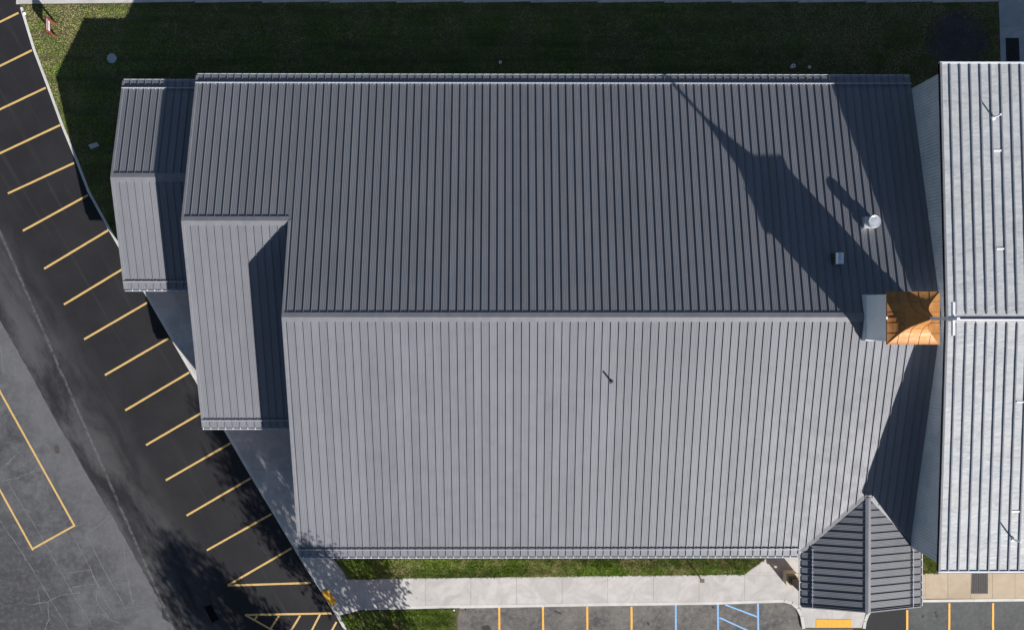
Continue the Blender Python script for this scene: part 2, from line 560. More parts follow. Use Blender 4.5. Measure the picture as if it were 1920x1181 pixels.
zc = .0025
for pts in ([(0, 975), (36, 1028), (75, 1090), (105, 1140), (130, 1181)], [(16, 906), (80, 1010), (135, 1110), (172, 1170)],
            [(133, 996), (170, 1066), (200, 1130), (214, 1148)], [(160, 998), (196, 1070), (236, 1140)], [(232, 1020), (236, 1070), (250, 1135)],
            [(2, 902), (30, 896), (65, 882)], [(160, 1000), (185, 985), (206, 965)], [(140, 988), (160, 978)], [(128, 1073), (170, 1067)],
            [(135, 1100), (178, 1094)], [(52, 1133), (88, 1128), (112, 1115), (150, 1110)], [(70, 1105), (78, 1150)], [(262, 1160), (303, 1136)],
            [(300, 1160), (330, 1172)], [(235, 1141), (260, 1135), (285, 1138)], [(170, 1068), (184, 1100), (180, 1125), (205, 1160)],
            [(90, 1128), (92, 1160), (84, 1181)], [(0, 640), (6, 700)], [(30, 880), (62, 858), (66, 838), (105, 815)], [(255, 1020), (270, 1035)],
            [(214, 1165), (222, 1166)], [(40, 845), (10, 870)], [(190, 1150), (222, 1168)], [(186, 1128), (196, 1118), (208, 1125)]):
    zc += .00006
    crack(pts, rnd.uniform(.035, .075), M['crack'], old, zc)
# raised edge of the new surface course
crack([(0, 600), (46, 679), (112, 801), (130, 829), (160, 884), (209, 964), (245, 1028), (303, 1132)], .05, M['crackd'], old, .0045)
for pts in ([(1040, 1145), (1052, 1150)], [(1214, 1165), (1216, 1172)], [(1335, 1136), (1338, 1140)]):
    crack(pts, .16, M['crackd'], southlot, .0085)
for c, r in (((912, 1178), 9), ((868, 1141), 7), ((880, 1140), 9)):
    pts = [(c[0] + r * math.cos(t) * rnd.uniform(.7, 1.2), c[1] + r * .8 * math.sin(t) * rnd.uniform(.7, 1.2)) for t in np.linspace(0, 6.28, 14)[:-1]]
    sheet('oil_stain', P2(pts), .0088, M['crackd'] if r == 9 and c[1] > 1150 else M['mulch'], southlot)
for c, r in (((1756, 1154), 2.6), ((1730, 1155), 2.2), ((1754, 1148), 1.8)):
    pts = [(c[0] + r * math.cos(t) * rnd.uniform(.7, 1.3), c[1] + 1.5 * r * math.sin(t) * rnd.uniform(.7, 1.3)) for t in np.linspace(0, 6.28, 12)[:-1]]
    sheet('oil_stain', P2(pts), .0095, M['crackd'], eastlot)
pts = [(107 + 6 * math.cos(t) * rnd.uniform(.7, 1.2), 842 + 9 * math.sin(t) * rnd.uniform(.7, 1.2)) for t in np.linspace(0, 6.28, 14)[:-1]]
sheet('oil_stain', P2(pts), .0042, M['stain'], old)
tag(sheet('drain_grate', P2([(383, 1137), (396, 1133), (411, 1160), (398, 1167)]), .0165, M['mat0'], new))

# the raised ground behind the kerb
KERB = [(20, -60), (38, 15), (62, 94), (89, 165), (114, 234), (141, 299), (165, 361), (203, 430), (225, 468), (267, 542), (340, 668), (418, 802), (463, 880),
        (561, 1043), (632, 1155), (646, 1181), (820, 1470)]
south_edge = [(862, 1470), (858, 1160), (862, 1139), (1100, 1135), (1340, 1132), (1470, 1128), (1484, 1132), (1494, 1141), (1501, 1155), (1505, 1178), (1622, 1178),
              (1624, 1165), (1629, 1152), (1638, 1141), (1655, 1135), (1730, 1128), (1920, 1126), (2300, 1124)]
island = P2(KERB + south_edge + [(2300, -60)], KZ)
isl = tag(MB().prism(island, -.01, KZ).build('lawn_ground', M['soil']), kind='structure')

def inset(pts, d):
    cx = sum(p[0] for p in pts) / len(pts); cy = sum(p[1] for p in pts) / len(pts)
    out = []
    for x, y in pts:
        r = math.hypot(x - cx, y - cy)
        out.append((cx + (x - cx) * (1 - d / r), cy + (y - cy) * (1 - d / r)))
    return out

def slab(name, pts, z1, mat, parent=None, gap=.012, z0=KZ - .05):
    o = MB().prism(inset(P2(pts, KZ), gap), z0, z1).build(name, mat, parent)
    if parent is None: tag(o, kind='structure')
    return o

# kerb stones along the parking row
kerb = tag(MB().beam(at(20, -60, 0), at(30, -20, 0), .16, KZ + .03).build('kerb', M['kerb']), kind='structure')
def kerb_run(pts, parent, w=.17, h=KZ + .025, step=2.4, mat=None, off=.075):
    for a, b in zip(pts[:-1], pts[1:]):
        A, B = at(*a, KZ), at(*b, KZ)
        A.z = B.z = 0
        n = max(1, round((B - A).length / step))
        d = (B - A).normalized()
        s = Vector((-d.y, d.x, 0)) * off
        for i in range(n):
            p, q = A.lerp(B, i / n), A.lerp(B, (i + 1) / n)
            MB().beam(p + s + d * .004, q + s - d * .004, w, h + rnd.uniform(-.002, .002)).build('kerb_stone', mat or M['kerb'], parent)
kerb_run(KERB[1:9], kerb)
kerb_run(KERB[8:16], kerb, .2, KZ + .018)
kerb_run(south_edge[2:6], kerb, .2, KZ + .018, 3.0)
kerb_run(south_edge[5:10], kerb, .2, KZ + .02, 3.0)
kerb_run(south_edge[10:15], kerb, .2, KZ + .02, 3.0)
kerb_run(south_edge[15:18], kerb, .18, KZ + .02, 3.0)

# concrete along the south front
walk = slab('south_walk', [(684, 1137.2), (684, 1086), (712, 1085), (712, 1137)], KZ + .012, M['conc'])
xs = list(np.linspace(712, 1396, 9))
top = lambda x: 1085 - (x - 651) / 745 * 9
bot = lambda x: 1137 - (x - 684) / 786 * 11
for a, b in zip(xs[:-1], xs[1:]):
    slab('slab', [(a, top(a)), (b, top(b)), (b, bot(b)), (a, bot(a))], KZ + .012 + rnd.uniform(-.002, .002), M['conc'], walk, .008)
slab('slab', [(684, 1137.5), (862, 1134), (862, 1139), (684, 1143)], KZ + .014, M['kerb'], walk, .004)
slab('slab', [(1396, 1076), (1439, 1044), (1500, 1044), (1500, 1078), (1396, 1078)], KZ + .012, M['conc'], walk, .006)
slab('slab', [(1396, 1078), (1500, 1078), (1500, 1140), (1486, 1128), (1472, 1124), (1396, 1126)], KZ + .013, M['conc'], walk, .006)
slab('slab', [(1439, 1044), (1500, 1044), (1560, 1044), (1560, 960), (1480, 960)], KZ + .011, M['conc'], walk, .006)
slab('slab', [(1500, 1044), (1560, 1044), (1560, 1176), (1509, 1176), (1505, 1155), (1500, 1140)], KZ + .012, M['conc'], walk, .006)
slab('slab', [(1560, 1044), (1624, 1044), (1624, 1145), (1616, 1176), (1560, 1176)], KZ + .0125, M['conc'], walk, .006)
slab('slab', [(1624, 1044), (1728, 1044), (1728, 1124), (1655, 1131), (1636, 1138), (1624, 1145)], KZ + .0115, M['conc'], walk, .006)
# concrete at the west end, cut by joints
plaza = slab('west_plaza', [(562, 1034), (616, 1034), (624, 1046), (647, 1074), (614, 1104), (604, 1104)], KZ + .012, M['conc'])
for q in ([(614, 1104), (647, 1074), (651, 1085), (634, 1113), (626, 1120)],
          [(626, 1120), (634, 1113), (651, 1085), (684, 1086), (684, 1141), (637, 1153), (620, 1126)],
          [(466, 880), (562, 880), (562, 1034)], [(422, 802), (562, 802), (562, 880), (466, 880)], [(343, 668), (420, 668), (562, 802), (422, 802)],
          [(271, 542), (420, 542), (420, 668), (343, 668)], [(240, 490), (420, 490), (420, 542), (271, 542)]):
    slab('slab', q, KZ + .012 + rnd.uniform(-.003, .003), M['conc'], plaza, .008)
def tactile(pts, parent_name, label):
    V = [at(*p, KZ + .016) for p in pts]
    o = MB().prism([tuple(v[:2]) for v in V], KZ, KZ + .026).build('tactile_pad', M['tactile'])
    tag(o, label, 'tactile pad')
    mb = MB()
    n, k = 14, 8
    for i in range(n):
        for j in range(k):
            a = V[0].lerp(V[1], (i + .5) / n); b = V[3].lerp(V[2], (i + .5) / n)
            c = a.lerp(b, (j + .5) / k)
            mb.lathe((c.x, c.y, KZ + .024), [(.03, 0), (.02, .007)], 6)
    tag(mb.build('dome', M['tactile'], o), kind='stuff')
tactile([(1530, 1160), (1597, 1161), (1597, 1176), (1530, 1175)], walk, 'bright yellow tactile paving pad on the concrete ramp by the porch')
tactile([(614, 1104), (632, 1128), (620.5, 1136), (602.6, 1110)], plaza, 'worn yellow tactile paving pad on the tree shaded west corner ramp')
# tan walk along the silver roofed building
tanw = slab('tan_walk', [(1730, 1076), (1735, 1076), (1735, 1123), (1730, 1123)], KZ + .012, M['tan'])
xs = [1735, 1777, 1820, 1861, 1903, 1945, 1987, 2029]
for a, b in zip(xs[:-1], xs[1:]):
    slab('slab', [(a, 1074), (b, 1074), (b, 1122), (a, 1122)], KZ + .012 + rnd.uniform(-.002, .002), M['tan'], tanw, .012)
def door_mat(pts, z, mat, label):
    o = MB().prism(P2(pts, KZ), z, z + .012).build('door_mat', mat)
    tag(o, label, 'door mat')
    V = [at(*p, KZ) for p in pts]
    mb = MB()
    for i in range(1, 7):
        a, b = V[0].lerp(V[1], i / 7), V[3].lerp(V[2], i / 7)
        a.z = b.z = z + .012
        mb.beam(a, b, .025, .01)
    tag(mb.build('rib', mat, o), kind='stuff')
door_mat([(1822, 1070), (1852, 1070), (1852, 1112), (1821, 1112)], KZ + .015, M['mat2'], 'dark brown ribbed door mat on the tan concrete walk')
# north side walks
nw = slab('north_walk', [(30, 8), (30, -40), (240, -40), (240, 6)], KZ + .012, M['conc'])
xs = list(np.linspace(240, 2000, 15))
for a, b in zip(xs[:-1], xs[1:]):
    slab('slab', [(a, 6), (a, -40), (b, -40), (b, 3.5)], KZ + .012 + rnd.uniform(-.002, .002), M['conc'], nw, .008)
npad = slab('north_pad', [(1872, 4), (2010, 4), (2010, 50), (1874, 50)], KZ + .012, M['greyc'])
slab('slab', [(1874, 50), (2010, 50), (2010, 150), (1877, 150)], KZ + .0125, M['greyc'], npad, .008)
door_mat([(1885, 72), (1910, 72), (1912, 128), (1887, 128)], KZ + .016, M['mat'], 'black ribbed door mat on the grey concrete pad')
mulch_out = []
for t in np.linspace(0, 2 * math.pi, 64)[:-1]:
    k_ = 1 + .13 * math.sin(3 * t + 1) + .09 * math.sin(7 * t) + rnd.uniform(-.1, .1)
    mulch_out.append((1796 + 52 * k_ * math.cos(t), 76 + 50 * k_ * math.sin(t)))
mul = sheet('mulch_bed', P2(mulch_out, KZ), KZ + .006, M['mulch'])
mb = MB()
for _ in range(5200):
    t, q = rnd.uniform(0, 6.283), math.sqrt(rnd.random()) * rnd.choice((.95, 1.1))
    c = at(1796 + 56 * q * math.cos(t), 76 + 54 * q * math.sin(t), KZ)
    a_ = rnd.uniform(0, 6.283); l_ = rnd.uniform(.03, .09); w_ = rnd.uniform(.01, .03)
    dx, dy = math.cos(a_) * l_, math.sin(a_) * l_
    z_ = KZ + rnd.uniform(.01, .04)
    mb.add([(c.x - dx, c.y - dy, z_), (c.x - dy * w_ / l_, c.y + dx * w_ / l_, z_ + rnd.uniform(-.01, .03)), (c.x + dx, c.y + dy, z_), (c.x + dy * w_ / l_, c.y - dx * w_ / l_, z_)], [(0, 3, 2, 1)])
tag(mb.build('mulch_chip', M['mulch'], mul), kind='stuff')

# ------------------------------------------------------------------ grass
def grass_patch(pts, n, seed, label, hmin=.03, hmax=.07, holes=()):
    g = np.random.default_rng(seed)
    poly = np.array(P2(pts, KZ))
    lo, hi = poly.min(0), poly.max(0)
    def inside(poly, p):
        c = np.zeros(len(p), bool)
        j = len(poly) - 1
        for i in range(len(poly)):
            a, b = poly[i], poly[j]
            with np.errstate(divide='ignore', invalid='ignore'):
                t = ((a[1] > p[:, 1]) != (b[1] > p[:, 1])) & (p[:, 0] < (b[0] - a[0]) * (p[:, 1] - a[1]) / (b[1] - a[1]) + a[0])
            c ^= t
            j = i
        return c
    p = g.uniform(lo, hi, (n, 2))
    k = inside(poly, p)
    for h in holes: k &= ~inside(np.array(P2(h, KZ)), p)
    p = p[k]
    p = p + g.normal(0, .035, p.shape)
    n = len(p)
    # tufts: blades drawn together in clumps
    ang = g.uniform(0, 2 * np.pi, n)
    clump = .55 + .45 * np.sin(p[:, 0] * 5.1 + 2 * np.sin(p[:, 1] * 3.3)) * np.sin(p[:, 1] * 4.7 + 1.6 * np.sin(p[:, 0] * 2.9))
    h = g.uniform(hmin, hmax, n) * (.6 + .7 * clump)
    w = g.uniform(.012, .028, n)
    lean = g.uniform(.01, .09, n)
    d = np.stack([np.cos(ang), np.sin(ang)], 1)
    s = np.stack([-d[:, 1], d[:, 0]], 1) * w[:, None]
    V = np.empty((n, 3, 3))
    V[:, 0, :2] = p - s; V[:, 1, :2] = p + s; V[:, 2, :2] = p + d * lean[:, None]
    V[:, :2, 2] = KZ - .002
    V[:, 2, 2] = KZ + h
    me = bpy.data.meshes.new('grass')
    me.vertices.add(3 * n); me.loops.add(3 * n); me.polygons.add(n)
    me.vertices.foreach_set('co', V.reshape(-1))
    me.loops.foreach_set('vertex_index', np.arange(3 * n))
    me.polygons.foreach_set('loop_start', np.arange(0, 3 * n, 3))
    me.update(calc_edges=True)
    me.materials.append(M['grass'])
    return tag(link('grass', me), label, 'grass', kind='stuff')
mulch_hole = [(1796 + (x - 1796) * .86, 76 + (y - 76) * .86) for x, y in mulch_out]
lawn_n = [(44, 12), (240, 7), (1000, 5), (1871, 5), (1875, 135), (1700, 190), (400, 190), (400, 470), (231, 470), (207, 428), (170, 361), (146, 299), (119, 234), (94, 165), (67, 94)]
GN = grass_patch(lawn_n, 520000, 3, 'mown lawn along the shaded north side of the church', holes=[mulch_hole])
strip = [(620, 1030), (651, 1085), (1395, 1077), (1439, 1045), (1450, 1025)]
grass_patch(strip, 120000, 4, 'rough grass strip between the church eave and the concrete walk', .03, .08)
low = [(640, 1158), (684, 1146), (853, 1142), (856, 1300), (716, 1290)]
grass_patch(low, 150000, 5, 'dappled grass corner below the concrete walk', .03, .09)
grass_patch([(1728, 1030), (1762, 1030), (1762, 1074), (1730, 1074)], 9000, 6, 'small grass patch between the porch and the silver roofed building', .03, .08)

# ------------------------------------------------------------------ roofs
PITCH = .249
SEAM = .468
Yr, zr = -.3773, 8.3665
YN, YS = 14.5794, -15.3143
Xg, Xa, Xw = -13.0066, -19.342, 25.0985
Ya, YaS = 5.3163, -7.3987
zmain = lambda y: zr - PITCH * abs(y - Yr)
za = zmain(Ya)
zA = lambda y: zmain(y) if y > Ya else za - PITCH * (Ya - y)
Xb, Yb, zb, YbN, YbS = -24.4726, 8.2061, 5.0272, 14.5718, 1.3679
zB = lambda y: zb - PITCH * abs(y - Yb)
DECK = .16

def profile(w, rib=.058, rw=.008, n=4, st=.008, first=True):
    p = []
    if first: p += [(-rw, 0), (-rw, rib), (rw, rib), (rw, 0)]
    else: p += [(0, 0)]
    for i in range(1, n + 1):
        c = w * i / (n + 1)
        if w < .3 and i % 2: continue
        p += [(c - .016, 0), (c - .007, st), (c + .007, st), (c + .016, 0)]
    p.append((w - rw, 0))
    return p

PM = {}
def panel(parent, org, u, v, nrm, w, v0, v1, mat, first=True, name='roof_panel', **kw):
    """one sheet with its standing rib: u across, v down the slope; v0, v1 numbers or functions of u"""
    f0 = v0 if callable(v0) else (lambda q: v0)
    f1 = v1 if callable(v1) else (lambda q: v1)
    key = None
    if not callable(v0) and not callable(v1):
        key = (round(w, 3), round(v0, 3), round(v1, 3), tuple(np.round((*u, *v), 3)), first, mat.name)
    if key is None or key not in PM:
        pr = profile(w, first=first, **kw)
        lim = (-.014, w)
        a = [u * q + v * f0(q) + nrm * h for q, h in pr]
        b = [u * q + v * f1(q) + nrm * h for q, h in pr]
        n = len(pr)
        fs = [(i, i + 1, n + i + 1, n + i) for i in range(n - 1)]
        mb = MB().add(a + b, fs)
        if first: mb.f.append((n, n + 1, n + 2, n + 3))
        me = mb.mesh(name, mat)
        if key: PM[key] = me
    else: me = PM[key]
    return link(name, me, parent, org)

def snow_rail(parent, a, b, n, seams, down):
    """round rail on seam clamps; n roof normal, down slope direction"""
    a, b = Vector(a), Vector(b)
    d = (b - a).normalized()
    mb = MB()
    mb.beam(a, b, .03, .085, n, .055)
    r = mb.build('snow_rail', M['rail'], parent)
    cl = MB()
    for t in seams:
        c = a + d * t
        cl.beam(c - down * .05, c + down * .05, .04, .04, n, .06)
        cl.beam(c - down * .025, c + down * .025, .04, .075, n, .05)
        e = a + d * (t + SEAM / 2) 
        cl.beam(e - down * .07, e - down * .005, .045, .07, n, .04)
    tag(cl.build('clamp', M['rail'], r), kind='stuff')

def gutter(parent, a, b, out, seams, strap='white'):
    """half open box gutter along an eave, out points away from the wall"""
    a, b, out = Vector(a), Vector(b), Vector(out)
    up = Vector((0, 0, 1))
    mb = MB()
    w, h = .13, .12
    for p, q in (((0, 0), (0, -h)), ((0, -h), (w, -h)), ((w, -h), (w, .01)), ((w, .01), (w - .035, .01))):
        A, B = out * p[0] + up * p[1], out * q[0] + up * q[1]
        mb.quad(a + A, b + A, b + B, a + B)
    g = mb.build('gutter', M['gutter'], parent)
    d = (b - a).normalized()
    st = MB()
    for t in seams:
        c = a + d * t
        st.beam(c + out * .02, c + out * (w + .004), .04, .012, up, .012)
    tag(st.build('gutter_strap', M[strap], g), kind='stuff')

def ridge_cap(parent, x0, x1, y, z, w=.27, name='ridge_cap', ps=PITCH, mat=None):
    mb = MB()
    h = .05
    for s in (1, -1):
        c = [(0, z + h + .022), (s * w, z + h + .02 - ps * w), (s * w, z + .012 - ps * w)]
        for (ya, za_), (yb, zb_) in zip(c[:-1], c[1:]):
            q = ((x0, y + ya, za_), (x1, y + ya, za_), (x1, y + yb, zb_), (x0, y + yb, zb_))
            mb.quad(*(q if s < 0 else q[::-1]))
    return mb.build(name, mat or M['trim'], parent)

def rake(parent, x, ya, za_, yb, zb_, w=.13):
    a, b = Vector((x, ya, za_)), Vector((x, yb, zb_))
    n = Vector((0, -(zb_ - za_), (yb - ya)))
    if n.z < 0: n = -n
    n.normalize()
    MB().beam(a, b, w, .30, n, -.22).build('rake_trim', M['trim'], parent)

seams_x = lambda x0, x1: [x for x in (-12.757 + SEAM * k for k in range(-40, 90)) if x0 < x < x1]

def slope_x(parent, x0, x1, ytop, ztop, ybot, mat=None, cut=None):
    """sheets of a slope that falls towards +y or -y"""
    sgn = 1 if ybot > ytop else -1
    v = Vector((0, sgn, -PITCH)); nl = v.length; v.normalize()
    u = Vector((1, 0, 0))
    n = Vector((0, sgn * PITCH, 1)).normalized()
    L = abs(ybot - ytop) * nl
    xs_ = [x0] + seams_x(x0 + .06, x1 - .03) + [x1]
    for i, (a, b) in enumerate(zip(xs_[:-1], xs_[1:])):
        org = Vector((a, ytop, ztop)) + n * .012
        w = b - a
        e = L
        if cut:
            fn = (lambda q, a=a: cut(a + q, L))
            if min(fn(0), fn(w)) < L - 1e-6:
                e = fn
                if max(fn(0), fn(w)) < .05: continue
        panel(parent, org, u, v, n, w, .0, e, mat or M['roof'], first=i > 0)
    return n, v

def deck(parent, pts3, name='roof_deck', th=DECK, mat=None):
    n = len(pts3)
    top = [Vector(p) for p in pts3]
    nn = (top[1] - top[0]).cross(top[2] - top[0])
    if nn.z < 0: top = top[::-1]
    p = top + [q - Vector((0, 0, th)) for q in top]
    fs = [tuple(range(n)), tuple(range(2 * n - 1, n - 1, -1))] + [(i, n + i, n + (i + 1) % n, (i + 1) % n) for i in range(n)]
    return MB().add(p, fs).build(name, mat or M['trim'], parent)

# --- the church hall with its stepped west bay
CW = empty('church_hall', ((Xg + Xw) / 2, 0, 0), 'large church hall with charcoal standing seam gable roof and stepped west bay', 'building')
MB().xprism([(YS + .7, 0), (YS + .7, zmain(YS + .7) - .25), (Yr, zr - .25), (YN - .7, zmain(YN - .7) - .25), (YN - .7, 0)][::-1], Xg + .35, Xw - .01).build('wall', M['brick'], CW)
MB().xprism([(YaS + .6, 0), (YaS + .6, zA(YaS + .6) - .25), (Ya, za - .25), (YN - .72, zmain(YN - .72) - .26), (YN - .72, 0)][::-1], Xa + .35, Xg + .345).build('bay_wall', M['brick'], CW)
XE = Xw - .022
deck(CW, [(Xg, Yr, zr), (XE, Yr, zr), (XE, YN, zmain(YN)), (Xa, YN, zmain(YN)), (Xa, Ya, za), (Xg, Ya, za)])
# canopy valley on the south slope
CX, CZ, CYF, CHW = 22.08, 5.621, -18.455, 3.73
capex_y = Yr - (zr - CZ) / PITCH
cez = CZ - PITCH * CHW
cey = Yr - (zr - cez) / PITCH
deck(CW, [(Xg, Yr, zr), (XE, Yr, zr), (XE, YS, zmain(YS)), (Xg, YS, zmain(YS))][::-1])
deck(CW, [(Xa, Ya, za), (Xg + .3, Ya, za), (Xg + .3, YaS, zA(YaS)), (Xa, YaS, zA(YaS))][::-1])
nl = math.sqrt(1 + PITCH ** 2)
# north slope: ridge to eave, and the bay's share of the same plane
slope_x(CW, Xg, XE, Yr + .1, zmain(Yr + .1), YN)
slope_x(CW, Xa, Xg - .001, Ya + .1, zmain(Ya + .1), YN)
def southcut(x, L):
    if CX - CHW - .25 < x < CX + CHW + .25:
        yv = capex_y + .16 - abs(x - CX) * (capex_y - cey) / CHW
        return min(L, max(0, (Yr - .1 - yv) * nl))
    return L
slope_x(CW, Xg, XE, Yr - .1, zmain(Yr - .1), YS, cut=southcut)
slope_x(CW, Xa, Xg + .28, Ya - .1, zA(Ya - .1), YaS)
ridge_cap(CW, Xg - .03, 20.63, Yr, zr)
ridge_cap(CW, Xa - .03, Xg + .02, Ya, za)
for x, a, b in ((Xa, YN, Ya), (Xa, YaS, Ya), (Xg, Ya + .02, Yr), (Xg, YS, Yr)):
    rake(CW, x + .03, a, zA(a) if x == Xa else zmain(a), b, zA(b) if x == Xa else zmain(b))
nN = Vector((0, PITCH, 1)).normalized(); nS = Vector((0, -PITCH, 1)).normalized()
dN = Vector((0, 1, -PITCH)).normalized(); dS = Vector((0, -1, -PITCH)).normalized()
def rails(parent, x0, x1, yr_, zf, ye, n, d, inn):
    s = [x - x0 for x in seams_x(x0 + .05, x1 - .05)]
    snow_rail(parent, (x0, yr_, zf(yr_)), (x1, yr_, zf(yr_)), n, s, d)
    gutter(parent, (x0, ye, zf(ye) - .015), (x1, ye, zf(ye) - .015), (0, d.y / abs(d.y), 0), s, 'trim' if d.y > 0 else 'white')  # dark north straps paint in the rib shadows between the sunlit eave dashes
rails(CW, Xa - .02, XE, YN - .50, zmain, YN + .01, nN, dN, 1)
rails(CW, Xg - .02, CX - CHW - .2, YS + .50, zmain, YS - .01, nS, dS, 1)
rails(CW, Xa - .02, Xg + .32, YaS + .50, zA, YaS - .01, nS, dS, 1)
# valley flashings
for s in (-1, 1):
    a = Vector((CX, capex_y + .22, zmain(capex_y + .22)))
    b = Vector((CX + s * (CHW + .03), cey + .10, zmain(cey + .10)))
    MB().beam(a, b, .26, .01, (nS + Vector((s * .2, 0, .9))).normalized(), .024).build('valley_flashing', M['trim'], CW)
# roof fittings
def z_at(x, y): return zmain(y)
rv = tag(MB().box(21.40 - .34, 21.40 + .34, 5.22 - .34, 5.22 + .34, zmain(5.6) - .1, zmain(5.22) + .36).build('roof_ventilator', M['steel'], CW), 'round galvanised ventilator on a square curb')
MB().lathe((21.42, 5.22, zmain(5.22) + .36), [(.33, 0), (.33, .2), (.37, .23), (.375, .54), (.35, .58), (.33, .585), (.30, .57), (.02, .58)], 24).build('ventilator_cap', M['steel'], rv)
hood = MB()
hy0, hy1, hx, hz = 2.72, 3.38, 19.30, zmain(3.0)
pts = [(hx + .30, hz - .15), (hx + .30, hz + .38)] + [(hx + .06 + .24 * math.cos(t), hz + .38 + .22 * math.sin(t)) for t in np.linspace(0, math.pi, 9)[1:]] + [(hx - .18, hz - .15)]
k = len(pts)
hood.add([(x, hy0, z) for x, z in pts] + [(x, hy1, z) for x, z in pts], [tuple(range(k)), tuple(range(2 * k - 1, k - 1, -1))] + [(i, k + i, k + (i + 1) % k, (i + 1) % k) for i in range(k)])
hd = tag(hood.build('vent_hood', M['steel'], CW), 'curved galvanised vent hood')
MB().box(hx - .30, hx - .19, hy0 + .02, hy1 - .02, hz - .1, hz + .30).build('hood_mouth', M['dark'], hd)
pp = at(1145, 714, 7.3)
pz = zmain(pp.y)
MB().tube((pp.x, pp.y, pz - .1), (pp.x, pp.y, pz + .55), .055, None, 10).lathe((pp.x, pp.y, pz), [(.16, 0), (.07, .10)], 10).build('vent_pipe', M['dark'], CW)

# --- low west annex
AN = empty('west_annex', (Xb + 2.5, Yb, 0), 'low annex with short charcoal gable roof beside the stepped west bay', 'building')
MB().xprism([(YbS + .5, 0), (YbS + .5, zB(YbS + .5) - .22), (Yb, zb - .22), (YbN - .5, zB(YbN - .5) - .22), (YbN - .5, 0)][::-1], Xb + .3, Xa + .34).build('wall', M['brick'], AN)
BE = Xa + .34
deck(AN, [(Xb, Yb, zb), (BE, Yb, zb), (BE, YbN, zB(YbN)), (Xb, YbN, zB(YbN))])
deck(AN, [(Xb, Yb, zb), (BE, Yb, zb), (BE, YbS, zB(YbS)), (Xb, YbS, zB(YbS))][::-1])
slope_x(AN, Xb, BE, Yb + .1, zB(Yb + .1), YbN)
slope_x(AN, Xb, BE, Yb - .1, zB(Yb - .1), YbS)
ridge_cap(AN, Xb - .03, BE, Yb, zb)
for a in (YbN, YbS): rake(AN, Xb + .03, a, zB(a), Yb, zb)
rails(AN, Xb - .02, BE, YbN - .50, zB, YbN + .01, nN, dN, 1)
rails(AN, Xb - .02, BE, YbS + .50, zB, YbS - .01, nS, dS, 1)

# --- entrance porch
PO = empty('entrance_porch', (CX, (CYF + cey) / 2, 0), 'gabled entrance porch with its ridge running out from the church eave', 'porch')
yvl = lambda x: capex_y - abs(x - CX) * (capex_y - cey) / CHW
for s in (-1, 1):
    xe = CX + s * CHW
    deck(PO, [(CX, capex_y, CZ + .012), (CX, CYF, CZ + .012), (xe, CYF, cez + .012), (xe, cey, cez + .012)])
    v = Vector((s, 0, -PITCH)).normalized()
    n = Vector((s * PITCH, 0, 1)).normalized()
    u = Vector((0, 1, 0))
    L = CHW * nl
    y = CYF
    i = 0
    while y < capex_y - .1:
        w = SEAM if i else .10
        # upper sheets end on the valley
        def e(q, y=y):
            yy = y + q
            if yy <= cey + .02: return L
            return max(.02, min(L, (capex_y - .06 - yy) / (capex_y - cey) * CHW * nl))
        org = Vector((CX, y, CZ)) + n * .026
        vv1 = L if y + w <= cey else e
        if not (callable(vv1) and e(0) < .25):
            panel(PO, org + v * .02, u, v, n, w, .08, vv1 - .02 if not callable(vv1) else (lambda q, e=e: max(.1, e(q) - .02)), M['roofx'], first=True)
        y += w
        i += 1
    # rails and gutters on the free eaves
    a, b = Vector((xe - s * .62, CYF, cez + .62 * PITCH + .012)), Vector((xe - s * .62, cey + .35, cez + .62 * PITCH + .012))
    sm = [SEAM * k + .1 for k in range(1, int((b - a).length / SEAM) + 1)]
    snow_rail(PO, a, b, n, sm, v)
    gutter(PO, (xe, CYF, cez), (xe, cey - .05, cez), (s, 0, 0), sm, 'gutter')
    MB().beam((CX + s * .0, CYF - .03, CZ + .03), (xe, CYF - .03, cez + .03), .06, .2, (0, 0, 1), -.15).build('rake_trim', M['trim'], PO)
mb = MB()
for s in (-1, 1):
    c = [(0, CZ + .105), (s * .17, CZ + .10 - PITCH * .17), (s * .17, CZ + .02 - PITCH * .17)]
    for (xa_, za_), (xb_, zb_) in zip(c[:-1], c[1:]):
        mb.quad((CX + xa_, CYF - .08, za_), (CX + xb_, CYF - .08, zb_), (CX + xb_, capex_y - .02, zb_), (CX + xa_, capex_y - .02, za_))
mb.build('ridge_cap', M['trim'], PO)
MB().box(CX - CHW + .5, CX + CHW - .5, CYF + .5, cey + .4, cez - .12, cez + .02).build('soffit', M['white'], PO)
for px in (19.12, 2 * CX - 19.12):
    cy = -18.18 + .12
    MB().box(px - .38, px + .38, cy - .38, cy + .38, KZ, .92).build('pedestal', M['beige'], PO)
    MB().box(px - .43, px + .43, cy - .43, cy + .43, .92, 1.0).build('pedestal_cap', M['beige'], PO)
    MB().box(px - .25, px + .25, cy - .25, cy + .25, 1.0, 1.35).build('column_base_shade', M['dark'], PO)  # black block: shade on the column's base and faces put into its colour
    MB().box(px - .19, px + .19, cy - .19, cy + .19, 1.35, cez - .12).build('column', M['brown'], PO)

# --- silver roofed building to the east
Xt, Ytr, ztr, pt, YtN, YtS = 24.9481, -.4405, 9.0518, .0508, 14.3023, -15.1156
zT = lambda y: ztr - pt * abs(y - Ytr)
XT1 = 56.0
TB = empty('silver_roofed_building', (33, 0, 0), 'flat looking hall with silver coated batten roof behind the steeple', 'building')
MB().xprism([(-14.6, 0), (-14.6, zT(-14.6) - .18), (Ytr, ztr - .18), (13.7, zT(13.7) - .18), (13.7, 0)][::-1], Xw + .03, XT1 - .2).build('wall', M['beige'], TB)
